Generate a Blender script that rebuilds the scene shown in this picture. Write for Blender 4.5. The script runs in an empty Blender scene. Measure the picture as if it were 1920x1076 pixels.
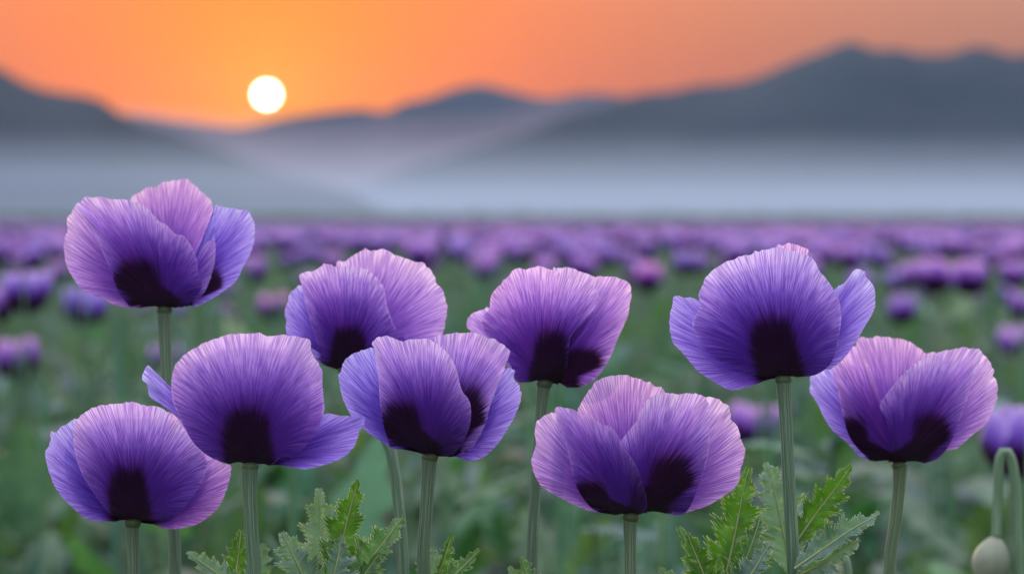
import bpy, bmesh, math, random
import numpy as np
from mathutils import Vector, Matrix, noise as mnoise

random.seed(11)
RNG = np.random.default_rng(11)
scene = bpy.context.scene
COL = scene.collection

# ------------------------------------------------------------------ camera, sky, sun, exposure
FPX, CX, HY = 7500.0, 960.0, 410.0          # focal length in photo pixels, centre column, horizon row
CAM_H = 1.0
FOCUS = 1.91
cam_d = bpy.data.cameras.new('camera')
cam = bpy.data.objects.new('camera', cam_d); COL.objects.link(cam)
cam.location = (0, 0, CAM_H); cam.rotation_euler = (math.radians(90), 0, 0)
cam_d.sensor_width = 36.0
cam_d.lens = FPX / 1920.0 * 36.0
cam_d.shift_y = (HY - 538.0) / 1920.0
cam_d.clip_start = 0.05; cam_d.clip_end = 40000.0
cam_d.dof.use_dof = True
cam_d.dof.focus_distance = FOCUS
cam_d.dof.aperture_fstop = 13.0
scene.camera = cam

SUN_AZ = math.atan2(500 - CX, FPX)           # left of the view axis
SUN_EL = math.atan2(HY - 178, FPX)
world = bpy.data.worlds.new('World'); scene.world = world; world.use_nodes = True
wn, wl = world.node_tree.nodes, world.node_tree.links
bg = wn['Background']
SKY_DOME = (2.15, 2.10, 2.86)                # pale veil overhead, added and brightened to light the flowers
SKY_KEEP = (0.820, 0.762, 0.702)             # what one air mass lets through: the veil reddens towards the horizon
sdir = Vector((math.sin(SUN_AZ) * math.cos(SUN_EL), math.cos(SUN_AZ) * math.cos(SUN_EL), math.sin(SUN_EL)))
def wmath(op, a, b=None, clamp=False):
    n = wn.new('ShaderNodeMath'); n.operation = op; n.use_clamp = clamp
    for i, v in enumerate((a, b)):
        if v is None: continue
        if isinstance(v, (int, float)): n.inputs[i].default_value = v
        else: wl.new(v, n.inputs[i])
    return n.outputs[0]
def wmix(fac, a, b, mode='MIX'):
    n = wn.new('ShaderNodeMix'); n.data_type = 'RGBA'; n.blend_type = mode
    for sock, v in ((n.inputs[0], fac), (n.inputs[6], a), (n.inputs[7], b)):
        if isinstance(v, (int, float)): sock.default_value = v
        elif isinstance(v, tuple): sock.default_value = (*v, 1)
        else: wl.new(v, sock)
    return n.outputs[2]
tc = wn.new('ShaderNodeTexCoord')
sx = wn.new('ShaderNodeSeparateXYZ'); wl.new(tc.outputs['Generated'], sx.inputs[0])
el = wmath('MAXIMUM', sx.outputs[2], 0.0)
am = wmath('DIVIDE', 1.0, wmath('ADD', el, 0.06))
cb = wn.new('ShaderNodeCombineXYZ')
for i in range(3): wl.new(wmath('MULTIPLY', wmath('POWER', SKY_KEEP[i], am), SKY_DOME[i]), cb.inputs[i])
vd = wn.new('ShaderNodeVectorMath'); vd.operation = 'DOT_PRODUCT'; wl.new(tc.outputs['Generated'], vd.inputs[0]); vd.inputs[1].default_value = sdir
ang = wmath('ARCCOSINE', wmath('MINIMUM', vd.outputs['Value'], 1.0))
w1 = wmath('POWER', math.e, wmath('MULTIPLY', wmath('POWER', wmath('DIVIDE', ang, math.radians(5.2)), 1.4), -1.0))   # the sun's aureole
w2 = wmath('POWER', math.e, wmath('MULTIPLY', wmath('DIVIDE', ang, math.radians(2.0)), -1.0))
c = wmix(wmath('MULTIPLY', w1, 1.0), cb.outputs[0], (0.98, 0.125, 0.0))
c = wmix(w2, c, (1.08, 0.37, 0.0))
sky = wn.new('ShaderNodeTexSky'); sky.sky_type = 'NISHITA'; sky.sun_disc = False
sky.sun_elevation = SUN_EL; sky.sun_rotation = SUN_AZ
sky.altitude = 0.0; sky.air_density = 1.3; sky.dust_density = 3.0; sky.ozone_density = 3.0
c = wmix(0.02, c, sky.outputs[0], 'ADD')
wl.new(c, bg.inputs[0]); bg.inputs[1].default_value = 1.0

sl = bpy.data.lights.new('sun_light', 'SUN'); so = bpy.data.objects.new('sun_light', sl); COL.objects.link(so)
sl.energy = 3.0; sl.angle = math.radians(0.5); sl.color = (1.0, 0.68, 0.42)
so.rotation_euler = sdir.to_track_quat('Z', 'Y').to_euler()
so.location = (0, 0, 30)

scene.view_settings.view_transform = 'Standard'; scene.view_settings.look = 'None'
scene.view_settings.gamma = 1.0; scene.view_settings.exposure = 0.22
scene.cycles.use_denoising = True
scene.cycles.max_bounces = 8; scene.cycles.diffuse_bounces = 4; scene.cycles.transmission_bounces = 4
scene.cycles.volume_bounces = 0

# ------------------------------------------------------------------ helpers
def P(px, py, D):
    """point seen at a photo pixel, D metres out"""
    return Vector(((px - CX) / FPX * D, D, CAM_H - (py - HY) / FPX * D))

def tag(o, label=None, cat=None, group=None, kind=None):
    if label: o['label'] = label
    if cat: o['category'] = cat
    if group: o['group'] = group
    if kind: o['kind'] = kind
    return o

def empty(name, loc):
    o = bpy.data.objects.new(name, None); COL.objects.link(o); o.location = loc
    o.empty_display_size = 0.02
    return o

def mesh_np(name, verts, faces, uvs=None, attrs=None, smooth=True):
    """verts (n,3); faces (m,k) int array, k = 3 or 4; uvs {name: (n,2)}; attrs {name: (n,4) colours}"""
    verts = np.asarray(verts, dtype=np.float32); faces = np.asarray(faces, dtype=np.int32)
    me = bpy.data.meshes.new(name)
    m, k = faces.shape
    me.vertices.add(len(verts)); me.vertices.foreach_set('co', verts.ravel())
    me.loops.add(m * k); me.loops.foreach_set('vertex_index', faces.ravel())
    me.polygons.add(m)
    me.polygons.foreach_set('loop_start', np.arange(0, m * k, k, dtype=np.int32))
    me.polygons.foreach_set('loop_total', np.full(m, k, dtype=np.int32))
    if smooth: me.polygons.foreach_set('use_smooth', np.ones(m, dtype=bool))
    me.update(calc_edges=True)
    if uvs:
        for nm, uv in uvs.items():
            l = me.uv_layers.new(name=nm)
            l.data.foreach_set('uv', np.asarray(uv, dtype=np.float32)[faces.ravel()].ravel())
    if attrs:
        for nm, c in attrs.items():
            a = me.color_attributes.new(nm, 'FLOAT_COLOR', 'POINT')
            a.data.foreach_set('color', np.asarray(c, dtype=np.float32).ravel())
    me.validate(clean_customdata=False)
    return me

def obj(name, me, mat=None, parent=None, color=None):
    o = bpy.data.objects.new(name, me); COL.objects.link(o)
    if mat is not None and not me.materials: me.materials.append(mat)
    if parent is not None: o.parent = parent
    if color: o.color = (*color, 1.0)
    return o

def grid_faces(nr, nc, wrap=False):
    i, j = np.meshgrid(np.arange(nr - 1), np.arange(nc if wrap else nc - 1), indexing='ij')
    j2 = (j + 1) % nc
    return np.stack([i * nc + j, i * nc + j2, (i + 1) * nc + j2, (i + 1) * nc + j], -1).reshape(-1, 4)

def tube(pts, radii, n=10, ridges=0.0, cap=True):
    pts = [Vector(p) for p in pts]; V = []; U = []
    L = 0.0
    ref = Vector((0, 1, 0.13)).normalized()
    for i, p in enumerate(pts):
        a = pts[max(0, i - 1)]; b = pts[min(len(pts) - 1, i + 1)]
        t = (b - a).normalized()
        s = t.cross(ref)
        if s.length < 1e-3: s = t.cross(Vector((1, 0, 0)))
        s.normalize(); q = s.cross(t)
        if i: L += (p - pts[i - 1]).length
        for k in range(n):
            th = 2 * math.pi * k / n
            r = radii[i] * (1 + ridges * math.cos(th * 7))
            V.append(p + (s * math.cos(th) + q * math.sin(th)) * r); U.append((min(k, n - k) / n * 2, L))
    F = grid_faces(len(pts), n, True)
    return np.array([tuple(v) for v in V]), F, np.array(U)

def catmull(pts, n):
    p = np.asarray(pts, dtype=float)
    p = np.vstack([2 * p[0] - p[1], p, 2 * p[-1] - p[-2]])
    out = []
    for i in range(1, len(p) - 2):
        t = np.linspace(0, 1, 16, endpoint=False)[:, None]
        a, b, c, d = p[i - 1], p[i], p[i + 1], p[i + 2]
        out.append(0.5 * ((2 * b) + (c - a) * t + (2 * a - 5 * b + 4 * c - d) * t ** 2 + (3 * b - a - 3 * c + d) * t ** 3))
    out.append(p[-2][None]); q = np.vstack(out)
    s = np.concatenate([[0], np.cumsum(np.linalg.norm(np.diff(q, axis=0), axis=1))])
    ss = np.linspace(0, s[-1], n)
    return np.stack([np.interp(ss, s, q[:, k]) for k in range(q.shape[1])], 1), ss

def wob(x, seed, oct=3):
    """smooth 1-D noise in -1..1"""
    return np.array([sum(mnoise.noise((float(v) * 2 ** o, seed * 7.31, o * 3.7)) / 2 ** o for o in range(oct)) for v in np.ravel(x)]).reshape(np.shape(x))

# ------------------------------------------------------------------ materials
def new_mat(name):
    m = bpy.data.materials.new(name); m.use_nodes = True
    nt = m.node_tree; nt.nodes.clear()
    return m, nt.nodes, nt.links

def N(nodes, t, **kw):
    n = nodes.new(t)
    for k, v in kw.items(): setattr(n, k, v)
    return n

def ramp(nodes, stops, interp='LINEAR'):
    r = nodes.new('ShaderNodeValToRGB'); r.color_ramp.interpolation = interp
    e = r.color_ramp.elements
    while len(e) < len(stops): e.new(0.5)
    for k, (p, c) in enumerate(stops):
        e[k].position = p; e[k].color = c if len(c) == 4 else (*c, 1)
    return r

def math_n(nodes, links, op, a, b=None, clamp=False):
    n = nodes.new('ShaderNodeMath'); n.operation = op; n.use_clamp = clamp
    for i, v in enumerate((a, b)):
        if v is None: continue
        if isinstance(v, (int, float)): n.inputs[i].default_value = v
        else: links.new(v, n.inputs[i])
    return n.outputs[0]

def mix_rgb(nodes, links, fac, a, b, mode='MIX'):
    n = nodes.new('ShaderNodeMix'); n.data_type = 'RGBA'; n.blend_type = mode
    for sock, v in ((n.inputs[0], fac), (n.inputs[6], a), (n.inputs[7], b)):
        if isinstance(v, (int, float)): sock.default_value = v
        elif isinstance(v, tuple): sock.default_value = (*v, 1) if len(v) == 3 else v
        else: links.new(v, sock)
    return n.outputs[2]

def petal_material(name, tint_attr=False, veins=True):
    m, n, l = new_mat(name)
    out = N(n, 'ShaderNodeOutputMaterial')
    uv = N(n, 'ShaderNodeUVMap', uv_map='vein'); sep = N(n, 'ShaderNodeSeparateXYZ'); l.new(uv.outputs[0], sep.inputs[0])
    s, v = sep.outputs[0], sep.outputs[1]
    col = ramp(n, [(0.0, (0.05, 0.010, 0.17)), (0.34, (0.085, 0.025, 0.31)), (0.55, (0.18, 0.080, 0.50)), (0.75, (0.39, 0.24, 0.73)), (0.92, (0.62, 0.45, 0.86)), (1.0, (0.80, 0.67, 0.94))])  # own violet-to-lilac gradient; palest stop stands in for rim light on the edge
    base_v = v
    if veins:
        cv = N(n, 'ShaderNodeCombineXYZ')
        l.new(math_n(n, l, 'MULTIPLY', s, 1.0), cv.inputs[0]); l.new(math_n(n, l, 'MULTIPLY', v, 3.0), cv.inputs[1])
        n1 = N(n, 'ShaderNodeTexNoise', noise_dimensions='2D'); n1.inputs['Scale'].default_value = 38.0; n1.inputs['Detail'].default_value = 2.0; n1.inputs['Roughness'].default_value = 0.65
        mp = N(n, 'ShaderNodeMapping'); mp.inputs['Scale'].default_value = (1.0, 0.03, 1.0)
        l.new(cv.outputs[0], mp.inputs[0]); l.new(mp.outputs[0], n1.inputs[0])
        n2 = N(n, 'ShaderNodeTexNoise', noise_dimensions='2D'); n2.inputs['Scale'].default_value = 4.0; n2.inputs['Detail'].default_value = 2.0
        mp2 = N(n, 'ShaderNodeMapping'); mp2.inputs['Scale'].default_value = (1.0, 0.12, 1.0)
        l.new(cv.outputs[0], mp2.inputs[0]); l.new(mp2.outputs[0], n2.inputs[0])
        vein = ramp(n, [(0.40, (0, 0, 0)), (0.60, (1, 1, 1))]); l.new(n1.outputs[0], vein.inputs[0])
        broad = math_n(n, l, 'SUBTRACT', n2.outputs[0], 0.5)
        base_v = math_n(n, l, 'ADD', v, math_n(n, l, 'MULTIPLY', broad, 0.15))
        fine = math_n(n, l, 'SUBTRACT', vein.outputs[0], 0.5)
        base_v = math_n(n, l, 'ADD', base_v, math_n(n, l, 'MULTIPLY', fine, 0.10))
    l.new(base_v, col.inputs[0])
    c = col.outputs[0]
    if veins:
        dark = mix_rgb(n, l, 1.0, c, (0.62, 0.5, 0.74), 'MULTIPLY')
        c = mix_rgb(n, l, math_n(n, l, 'MULTIPLY', math_n(n, l, 'SUBTRACT', 1.0, vein.outputs[0]), 0.8), c, dark)
    # tint of this petal
    if tint_attr:
        at = N(n, 'ShaderNodeVertexColor', layer_name='tint'); c = mix_rgb(n, l, 1.0, c, at.outputs[0], 'MULTIPLY')
    else:
        oi = N(n, 'ShaderNodeObjectInfo'); c = mix_rgb(n, l, 1.0, c, oi.outputs['Color'], 'MULTIPLY')
    # dark blotch at the claw
    ub = N(n, 'ShaderNodeUVMap', uv_map='blotch'); sb = N(n, 'ShaderNodeSeparateXYZ'); l.new(ub.outputs[0], sb.inputs[0])
    ax = math_n(n, l, 'POWER', math_n(n, l, 'ABSOLUTE', sb.outputs[0]), 3.2)
    ay = math_n(n, l, 'POWER', math_n(n, l, 'ABSOLUTE', sb.outputs[1]), 3.8)
    d = math_n(n, l, 'ADD', ax, ay)
    if veins:
        d = math_n(n, l, 'ADD', d, math_n(n, l, 'MULTIPLY', math_n(n, l, 'SUBTRACT', n1.outputs[0], 0.5), 1.5))
        d = math_n(n, l, 'ADD', d, math_n(n, l, 'MULTIPLY', broad, 0.6))
    dm = math_n(n, l, 'MULTIPLY', d, 0.4)
    halo = ramp(n, [(0.0, (1, 1, 1)), (0.35, (1, 1, 1)), (0.95, (0, 0, 0))]); l.new(dm, halo.inputs[0])
    c = mix_rgb(n, l, math_n(n, l, 'MULTIPLY', halo.outputs[0], 0.6), c, (0.06, 0.010, 0.16))
    br = ramp(n, [(0.0, (1, 1, 1)), (0.26, (1, 1, 1)), (0.55, (0, 0, 0))]); l.new(dm, br.inputs[0])
    c2 = mix_rgb(n, l, br.outputs[0], c, (0.014, 0.002, 0.022))
    pb = N(n, 'ShaderNodeBsdfPrincipled'); l.new(c2, pb.inputs['Base Color'])
    pb.inputs['Roughness'].default_value = 0.62; pb.inputs['Specular IOR Level'].default_value = 0.22
    pb.inputs['Sheen Weight'].default_value = 0.12; pb.inputs['Sheen Roughness'].default_value = 0.4; pb.inputs['Sheen Tint'].default_value = (0.8, 0.75, 1, 1)
    tr = N(n, 'ShaderNodeBsdfTranslucent')
    l.new(mix_rgb(n, l, 0.5, c2, mix_rgb(n, l, 1.0, c2, (0.98, 0.97, 1.15), 'MULTIPLY')), tr.inputs[0])
    mx = N(n, 'ShaderNodeMixShader'); mx.inputs[0].default_value = 0.32
    l.new(pb.outputs[0], mx.inputs[1]); l.new(tr.outputs[0], mx.inputs[2]); l.new(mx.outputs[0], out.inputs[0])
    if veins:
        bp = N(n, 'ShaderNodeBump'); bp.inputs['Strength'].default_value = 0.55; bp.inputs['Distance'].default_value = 0.0006
        l.new(n1.outputs[0], bp.inputs['Height'])
        l.new(bp.outputs[0], pb.inputs['Normal']); l.new(bp.outputs[0], tr.inputs['Normal'])
    return m

def stem_material():
    m, n, l = new_mat('stem')
    out = N(n, 'ShaderNodeOutputMaterial')
    uv = N(n, 'ShaderNodeUVMap', uv_map='along'); mp = N(n, 'ShaderNodeMapping'); mp.inputs['Scale'].default_value = (9, 14, 1); l.new(uv.outputs[0], mp.inputs[0])
    nz = N(n, 'ShaderNodeTexNoise', noise_dimensions='2D'); nz.inputs['Scale'].default_value = 1.6; nz.inputs['Detail'].default_value = 4; nz.inputs['Roughness'].default_value = 0.7
    l.new(mp.outputs[0], nz.inputs[0])
    r = ramp(n, [(0.3, (0.028, 0.08, 0.035)), (0.52, (0.07, 0.16, 0.088)), (0.72, (0.16, 0.29, 0.19))]); l.new(nz.outputs[0], r.inputs[0])
    oi = N(n, 'ShaderNodeObjectInfo')
    c = mix_rgb(n, l, 1.0, r.outputs[0], oi.outputs['Color'], 'MULTIPLY')
    pb = N(n, 'ShaderNodeBsdfPrincipled'); l.new(c, pb.inputs['Base Color']); pb.inputs['Roughness'].default_value = 0.55
    pb.inputs['Sheen Weight'].default_value = 0.2; pb.inputs['Sheen Roughness'].default_value = 0.35; pb.inputs['Sheen Tint'].default_value = (0.8, 0.95, 0.9, 1)
    bp = N(n, 'ShaderNodeBump'); bp.inputs['Strength'].default_value = 0.5; bp.inputs['Distance'].default_value = 0.0006
    l.new(nz.outputs[0], bp.inputs['Height']); l.new(bp.outputs[0], pb.inputs['Normal'])
    l.new(pb.outputs[0], out.inputs[0])
    return m

def leaf_material(name, attr):
    m, n, l = new_mat(name)
    out = N(n, 'ShaderNodeOutputMaterial')
    tc = N(n, 'ShaderNodeTexCoord')
    nz = N(n, 'ShaderNodeTexNoise'); nz.inputs['Scale'].default_value = 60.0 if not attr else 20.0; nz.inputs['Detail'].default_value = 3; l.new(tc.outputs['Object'], nz.inputs[0])
    r = ramp(n, [(0.3, (0.055, 0.145, 0.088)), (0.7, (0.125, 0.26, 0.18))]); l.new(nz.outputs[0], r.inputs[0])
    if attr:
        at = N(n, 'ShaderNodeVertexColor', layer_name='tint'); c = mix_rgb(n, l, 1.0, r.outputs[0], at.outputs[0], 'MULTIPLY')
        h = nz.outputs[0]
    else:
        oi = N(n, 'ShaderNodeObjectInfo'); c = mix_rgb(n, l, 1.0, r.outputs[0], oi.outputs['Color'], 'MULTIPLY')
        uv = N(n, 'ShaderNodeUVMap', uv_map='leaf'); wv = N(n, 'ShaderNodeTexNoise', noise_dimensions='2D'); wv.inputs['Scale'].default_value = 26.0; wv.inputs['Detail'].default_value = 2
        mp = N(n, 'ShaderNodeMapping'); mp.inputs['Scale'].default_value = (1.0, 0.08, 1.0); l.new(uv.outputs[0], mp.inputs[0]); l.new(mp.outputs[0], wv.inputs[0])
        h = wv.outputs[0]
        vr = ramp(n, [(0.60, (0, 0, 0)), (0.72, (1, 1, 1))]); l.new(h, vr.inputs[0])
        c = mix_rgb(n, l, math_n(n, l, 'MULTIPLY', vr.outputs[0], 0.35), c, (0.3, 0.4, 0.28))
        sp = N(n, 'ShaderNodeSeparateXYZ'); l.new(uv.outputs[0], sp.inputs[0])
        er = ramp(n, [(0.90, (0, 0, 0)), (0.985, (1, 1, 1))]); l.new(math_n(n, l, 'ABSOLUTE', sp.outputs[1]), er.inputs[0])
        c = mix_rgb(n, l, math_n(n, l, 'MULTIPLY', er.outputs[0], 0.75), c, (0.55, 0.64, 0.5))
    pb = N(n, 'ShaderNodeBsdfPrincipled'); l.new(c, pb.inputs['Base Color']); pb.inputs['Roughness'].default_value = 0.5
    pb.inputs['Specular IOR Level'].default_value = 0.2 if attr else 0.4
    tr = N(n, 'ShaderNodeBsdfTranslucent')
    l.new(mix_rgb(n, l, 1.0, c, (1.35, 1.7, 0.4), 'MULTIPLY'), tr.inputs[0])
    bp = N(n, 'ShaderNodeBump'); bp.inputs['Strength'].default_value = 0.35; bp.inputs['Distance'].default_value = 0.001
    l.new(h, bp.inputs['Height']); l.new(bp.outputs[0], pb.inputs['Normal'])
    mx = N(n, 'ShaderNodeMixShader'); mx.inputs[0].default_value = 0.30 if attr else 0.34
    l.new(pb.outputs[0], mx.inputs[1]); l.new(tr.outputs[0], mx.inputs[2]); l.new(mx.outputs[0], out.inputs[0])
    return m

def noise_material(name, stops, scale, rough=0.9, detail=5, spec=0.1):
    m, n, l = new_mat(name)
    out = N(n, 'ShaderNodeOutputMaterial'); tc = N(n, 'ShaderNodeTexCoord')
    nz = N(n, 'ShaderNodeTexNoise'); nz.inputs['Scale'].default_value = scale; nz.inputs['Detail'].default_value = detail; l.new(tc.outputs['Object'], nz.inputs[0])
    r = ramp(n, stops); l.new(nz.outputs[0], r.inputs[0])
    pb = N(n, 'ShaderNodeBsdfPrincipled'); l.new(r.outputs[0], pb.inputs['Base Color']); pb.inputs['Roughness'].default_value = rough
    pb.inputs['Specular IOR Level'].default_value = spec
    l.new(pb.outputs[0], out.inputs[0])
    return m

def volume_material(name, density, color, aniso=0.0):
    m, n, l = new_mat(name)
    out = N(n, 'ShaderNodeOutputMaterial'); v = N(n, 'ShaderNodeVolumePrincipled')
    v.inputs['Density'].default_value = density; v.inputs['Color'].default_value = (*color, 1); v.inputs['Anisotropy'].default_value = aniso
    l.new(v.outputs[0], out.inputs['Volume'])
    return m

M_PETAL = petal_material('petal')
M_PETAL_FAR = petal_material('petal_far', tint_attr=True, veins=False)
M_STEM = stem_material()
M_LEAF = leaf_material('leaf', False)
M_FOLIAGE = leaf_material('foliage', True)
M_RIB = noise_material('midrib', [(0.3, (0.2, 0.3, 0.12)), (0.7, (0.3, 0.4, 0.2))], 80, 0.5)
M_POD = noise_material('pod', [(0.3, (0.13, 0.2, 0.14)), (0.7, (0.24, 0.31, 0.22))], 60, 0.6, spec=0.3)
M_STAMEN = noise_material('stamen', [(0.3, (0.35, 0.28, 0.12)), (0.7, (0.5, 0.42, 0.2))], 90, 0.8)
M_GROUND = noise_material('ground', [(0.3, (0.035, 0.05, 0.022)), (0.7, (0.07, 0.085, 0.045))], 3.0)
M_HILL = noise_material('hill', [(0.35, (0.012, 0.026, 0.035)), (0.65, (0.024, 0.042, 0.050))], 0.02)  # bluish base colour stands in for part of the haze over the ridges

# ------------------------------------------------------------------ ground, hills, air
def outward(me):
    bm = bmesh.new(); bm.from_mesh(me); bmesh.ops.recalc_face_normals(bm, faces=bm.faces); bm.to_mesh(me); bm.free(); me.update()
    return me

def box_mesh(name, x0, x1, y0, y1, z0, z1):
    v = [(x, y, z) for x in (x0, x1) for y in (y0, y1) for z in (z0, z1)]
    f = [(0, 1, 3, 2), (4, 6, 7, 5), (0, 4, 5, 1), (2, 3, 7, 6), (0, 2, 6, 4), (1, 5, 7, 3)]
    return outward(mesh_np(name, v, f, smooth=False))

gx = np.concatenate([-np.geomspace(2600, 1, 40), [0], np.geomspace(1, 2600, 40)])
gy = np.concatenate([[-250, -60, -10], np.linspace(-4, 40, 60), np.geomspace(44, 2420, 50)])
GX, GY = np.meshgrid(gx, gy)
GZ = 0.03 * np.sin(GX * 1.7 + 0.6 * np.sin(GY)) * np.cos(GY * 1.3) * (np.abs(GY) < 60)
ground = obj('ground', mesh_np('ground', np.stack([GX, GY, GZ], -1).reshape(-1, 3), grid_faces(*GX.shape)), M_GROUND)
tag(ground, kind='structure')

def hill(sky_px, Y, depth, seed):
    """a ridge whose crest runs along a skyline, with slopes in front and behind"""
    p, _ = catmull(sky_px, 260)
    xs = (p[:, 0] - CX) / FPX * Y; zs = CAM_H + (HY - p[:, 1]) / FPX * Y
    crumple = np.array([mnoise.fractal((x * 0.02, seed, 0), 0.9, 2.2, 4) for x in xs])
    zs = np.maximum(zs + crumple * 0.0008 * Y, -2)
    rows = []
    for k, f in enumerate(np.linspace(-1, 1.0, 41)):
        sh = math.cos(f * math.pi / 2) ** 1.3
        y = Y + f * depth + 0 * xs
        rough = np.array([mnoise.fractal((x * 0.01, f * depth * 0.01 + seed * 9, 1.7), 0.8, 2.1, 4) for x in xs])
        z = zs * sh * (1 + 0.22 * rough * (1 - sh) * 2) - 2 * (1 - sh) - 1.0
        rows.append(np.stack([xs * (y / Y) * (1 if f <= 0 else 1), y, z], 1))
    V = np.concatenate(rows)
    return tag(obj('hill', mesh_np('hill', V, grid_faces(41, 260)), M_HILL), kind='structure')

hill([(-1300, 300), (-900, 140), (-560, 60), (-300, 40), (-120, 75), (0, 118), (40, 140), (90, 158), (180, 172), (230, 204), (270, 222), (330, 238), (400, 266), (460, 288), (520, 308), (600, 330), (660, 347), (700, 370), (770, 398), (840, 410), (960, 416)], 560, 170, 1)
hill([(360, 416), (500, 398), (600, 368), (690, 338), (740, 316), (800, 296), (860, 279), (960, 250), (1000, 238), (1060, 216), (1130, 196), (1200, 173), (1260, 168), (1310, 155), (1370, 150), (1420, 138), (1480, 114), (1530, 98), (1565, 84), (1600, 76), (1640, 90), (1690, 88), (1715, 96), (1780, 96), (1800, 88), (1840, 82), (1870, 90), (1920, 97), (2060, 60), (2300, 110), (2700, 170), (3400, 300)], 1050, 300, 5)
hill([(-1200, 260), (-600, 190), (-200, 215), (100, 205), (240, 214), (340, 224), (430, 233), (480, 230), (560, 215), (620, 205), (680, 202), (720, 208), (760, 190), (800, 180), (860, 160), (910, 156), (960, 170), (1020, 181), (1100, 174), (1160, 178), (1260, 200), (1500, 170), (1800, 190), (2200, 160), (2800, 260)], 1950, 380, 9)

haze = obj('haze', box_mesh('haze', -2750, 2750, -300, 2480, -4.5, 84), volume_material('haze', 0.00006, (0.25, 0.56, 1.0), 0.0))
tag(haze, kind='stuff')
mist = obj('mist', box_mesh('mist', -2650, 2650, 232, 2400, -3.6, 6.2), volume_material('mist', 0.0026, (0.60, 0.84, 1.0), 0.0))
tag(mist, kind='stuff')
def valley_mist():
    """vapour banked up against the far hills: thick at their foot, thinning out below the crest"""
    xs = np.linspace(-760, 760, 40); prof = [(1120, 0.0), (1300, 14.0), (1500, 30.0), (1720, 46.0), (1890, 56.0)]
    V = []
    for x in xs:
        k = 1 + 0.08 * math.sin(x * 0.013) + 0.05 * math.sin(x * 0.031 + 1)
        V += [(x, y, max(7.2, z * k)) for y, z in prof] + [(x, 1905, 6.6), (x, 1110, 6.6)]
    n = len(prof) + 2
    F = [tuple(f) for f in grid_faces(len(xs), n, True)]
    me = bpy.data.meshes.new('mist'); me.from_pydata(V, [], F + [tuple(range(n)), tuple(range(len(V) - 1, len(V) - n - 1, -1))]); outward(me)
    return me
vm = obj('mist', valley_mist(), volume_material('valley_mist', 0.0012, (0.86, 0.74, 0.80), 0.3))
tag(vm, kind='stuff')

# the sun's disc, beyond all the air
m, n, l = new_mat('sun_disc'); out = N(n, 'ShaderNodeOutputMaterial'); em = N(n, 'ShaderNodeEmission')
em.inputs[0].default_value = (1.0, 0.86, 0.62, 1); em.inputs[1].default_value = 14.0; l.new(em.outputs[0], out.inputs[0])
SD = 9000.0; SR = 19.0 / FPX * SD
u = np.linspace(0, 2 * np.pi, 48, endpoint=False); w = np.linspace(0.001, np.pi - 0.001, 25)
sv = np.array([[math.sin(b) * math.cos(a), math.sin(b) * math.sin(a), math.cos(b)] for b in w for a in u]) * SR
sun = obj('sun', mesh_np('sun', sv, grid_faces(25, 48, True)), m)
sun.location = P(500, 178, SD)
tag(sun, kind='structure')

# ------------------------------------------------------------------ poppies in front
R1 = lambda pts: [(60 + x * 460 / 1597, 310 + y * 460 / 1597) for x, y in pts]
R2 = lambda pts: [(60 + x * 660 / 1461, 590 + y * 660 / 1461) for x, y in pts]
R3 = lambda pts: [(500 + x * 520 / 1216, 440 + y * 520 / 1216) for x, y in pts]
R4 = lambda pts: [(860 + x * 560 / 1159, 480 + y * 560 / 1159) for x, y in pts]
R5 = lambda pts: [(1220 + x * 700 / 1637, 440 + y * 700 / 1637) for x, y in pts]

LILAC = (1.2, 1.25, 1.1); PINK = (1.16, 1.08, 1.02); BODY = (1, 1, 1); BLUE = (0.86, 1.12, 1.22); DEEP = (0.85, 0.8, 0.92)
seed_n = [0]

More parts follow.
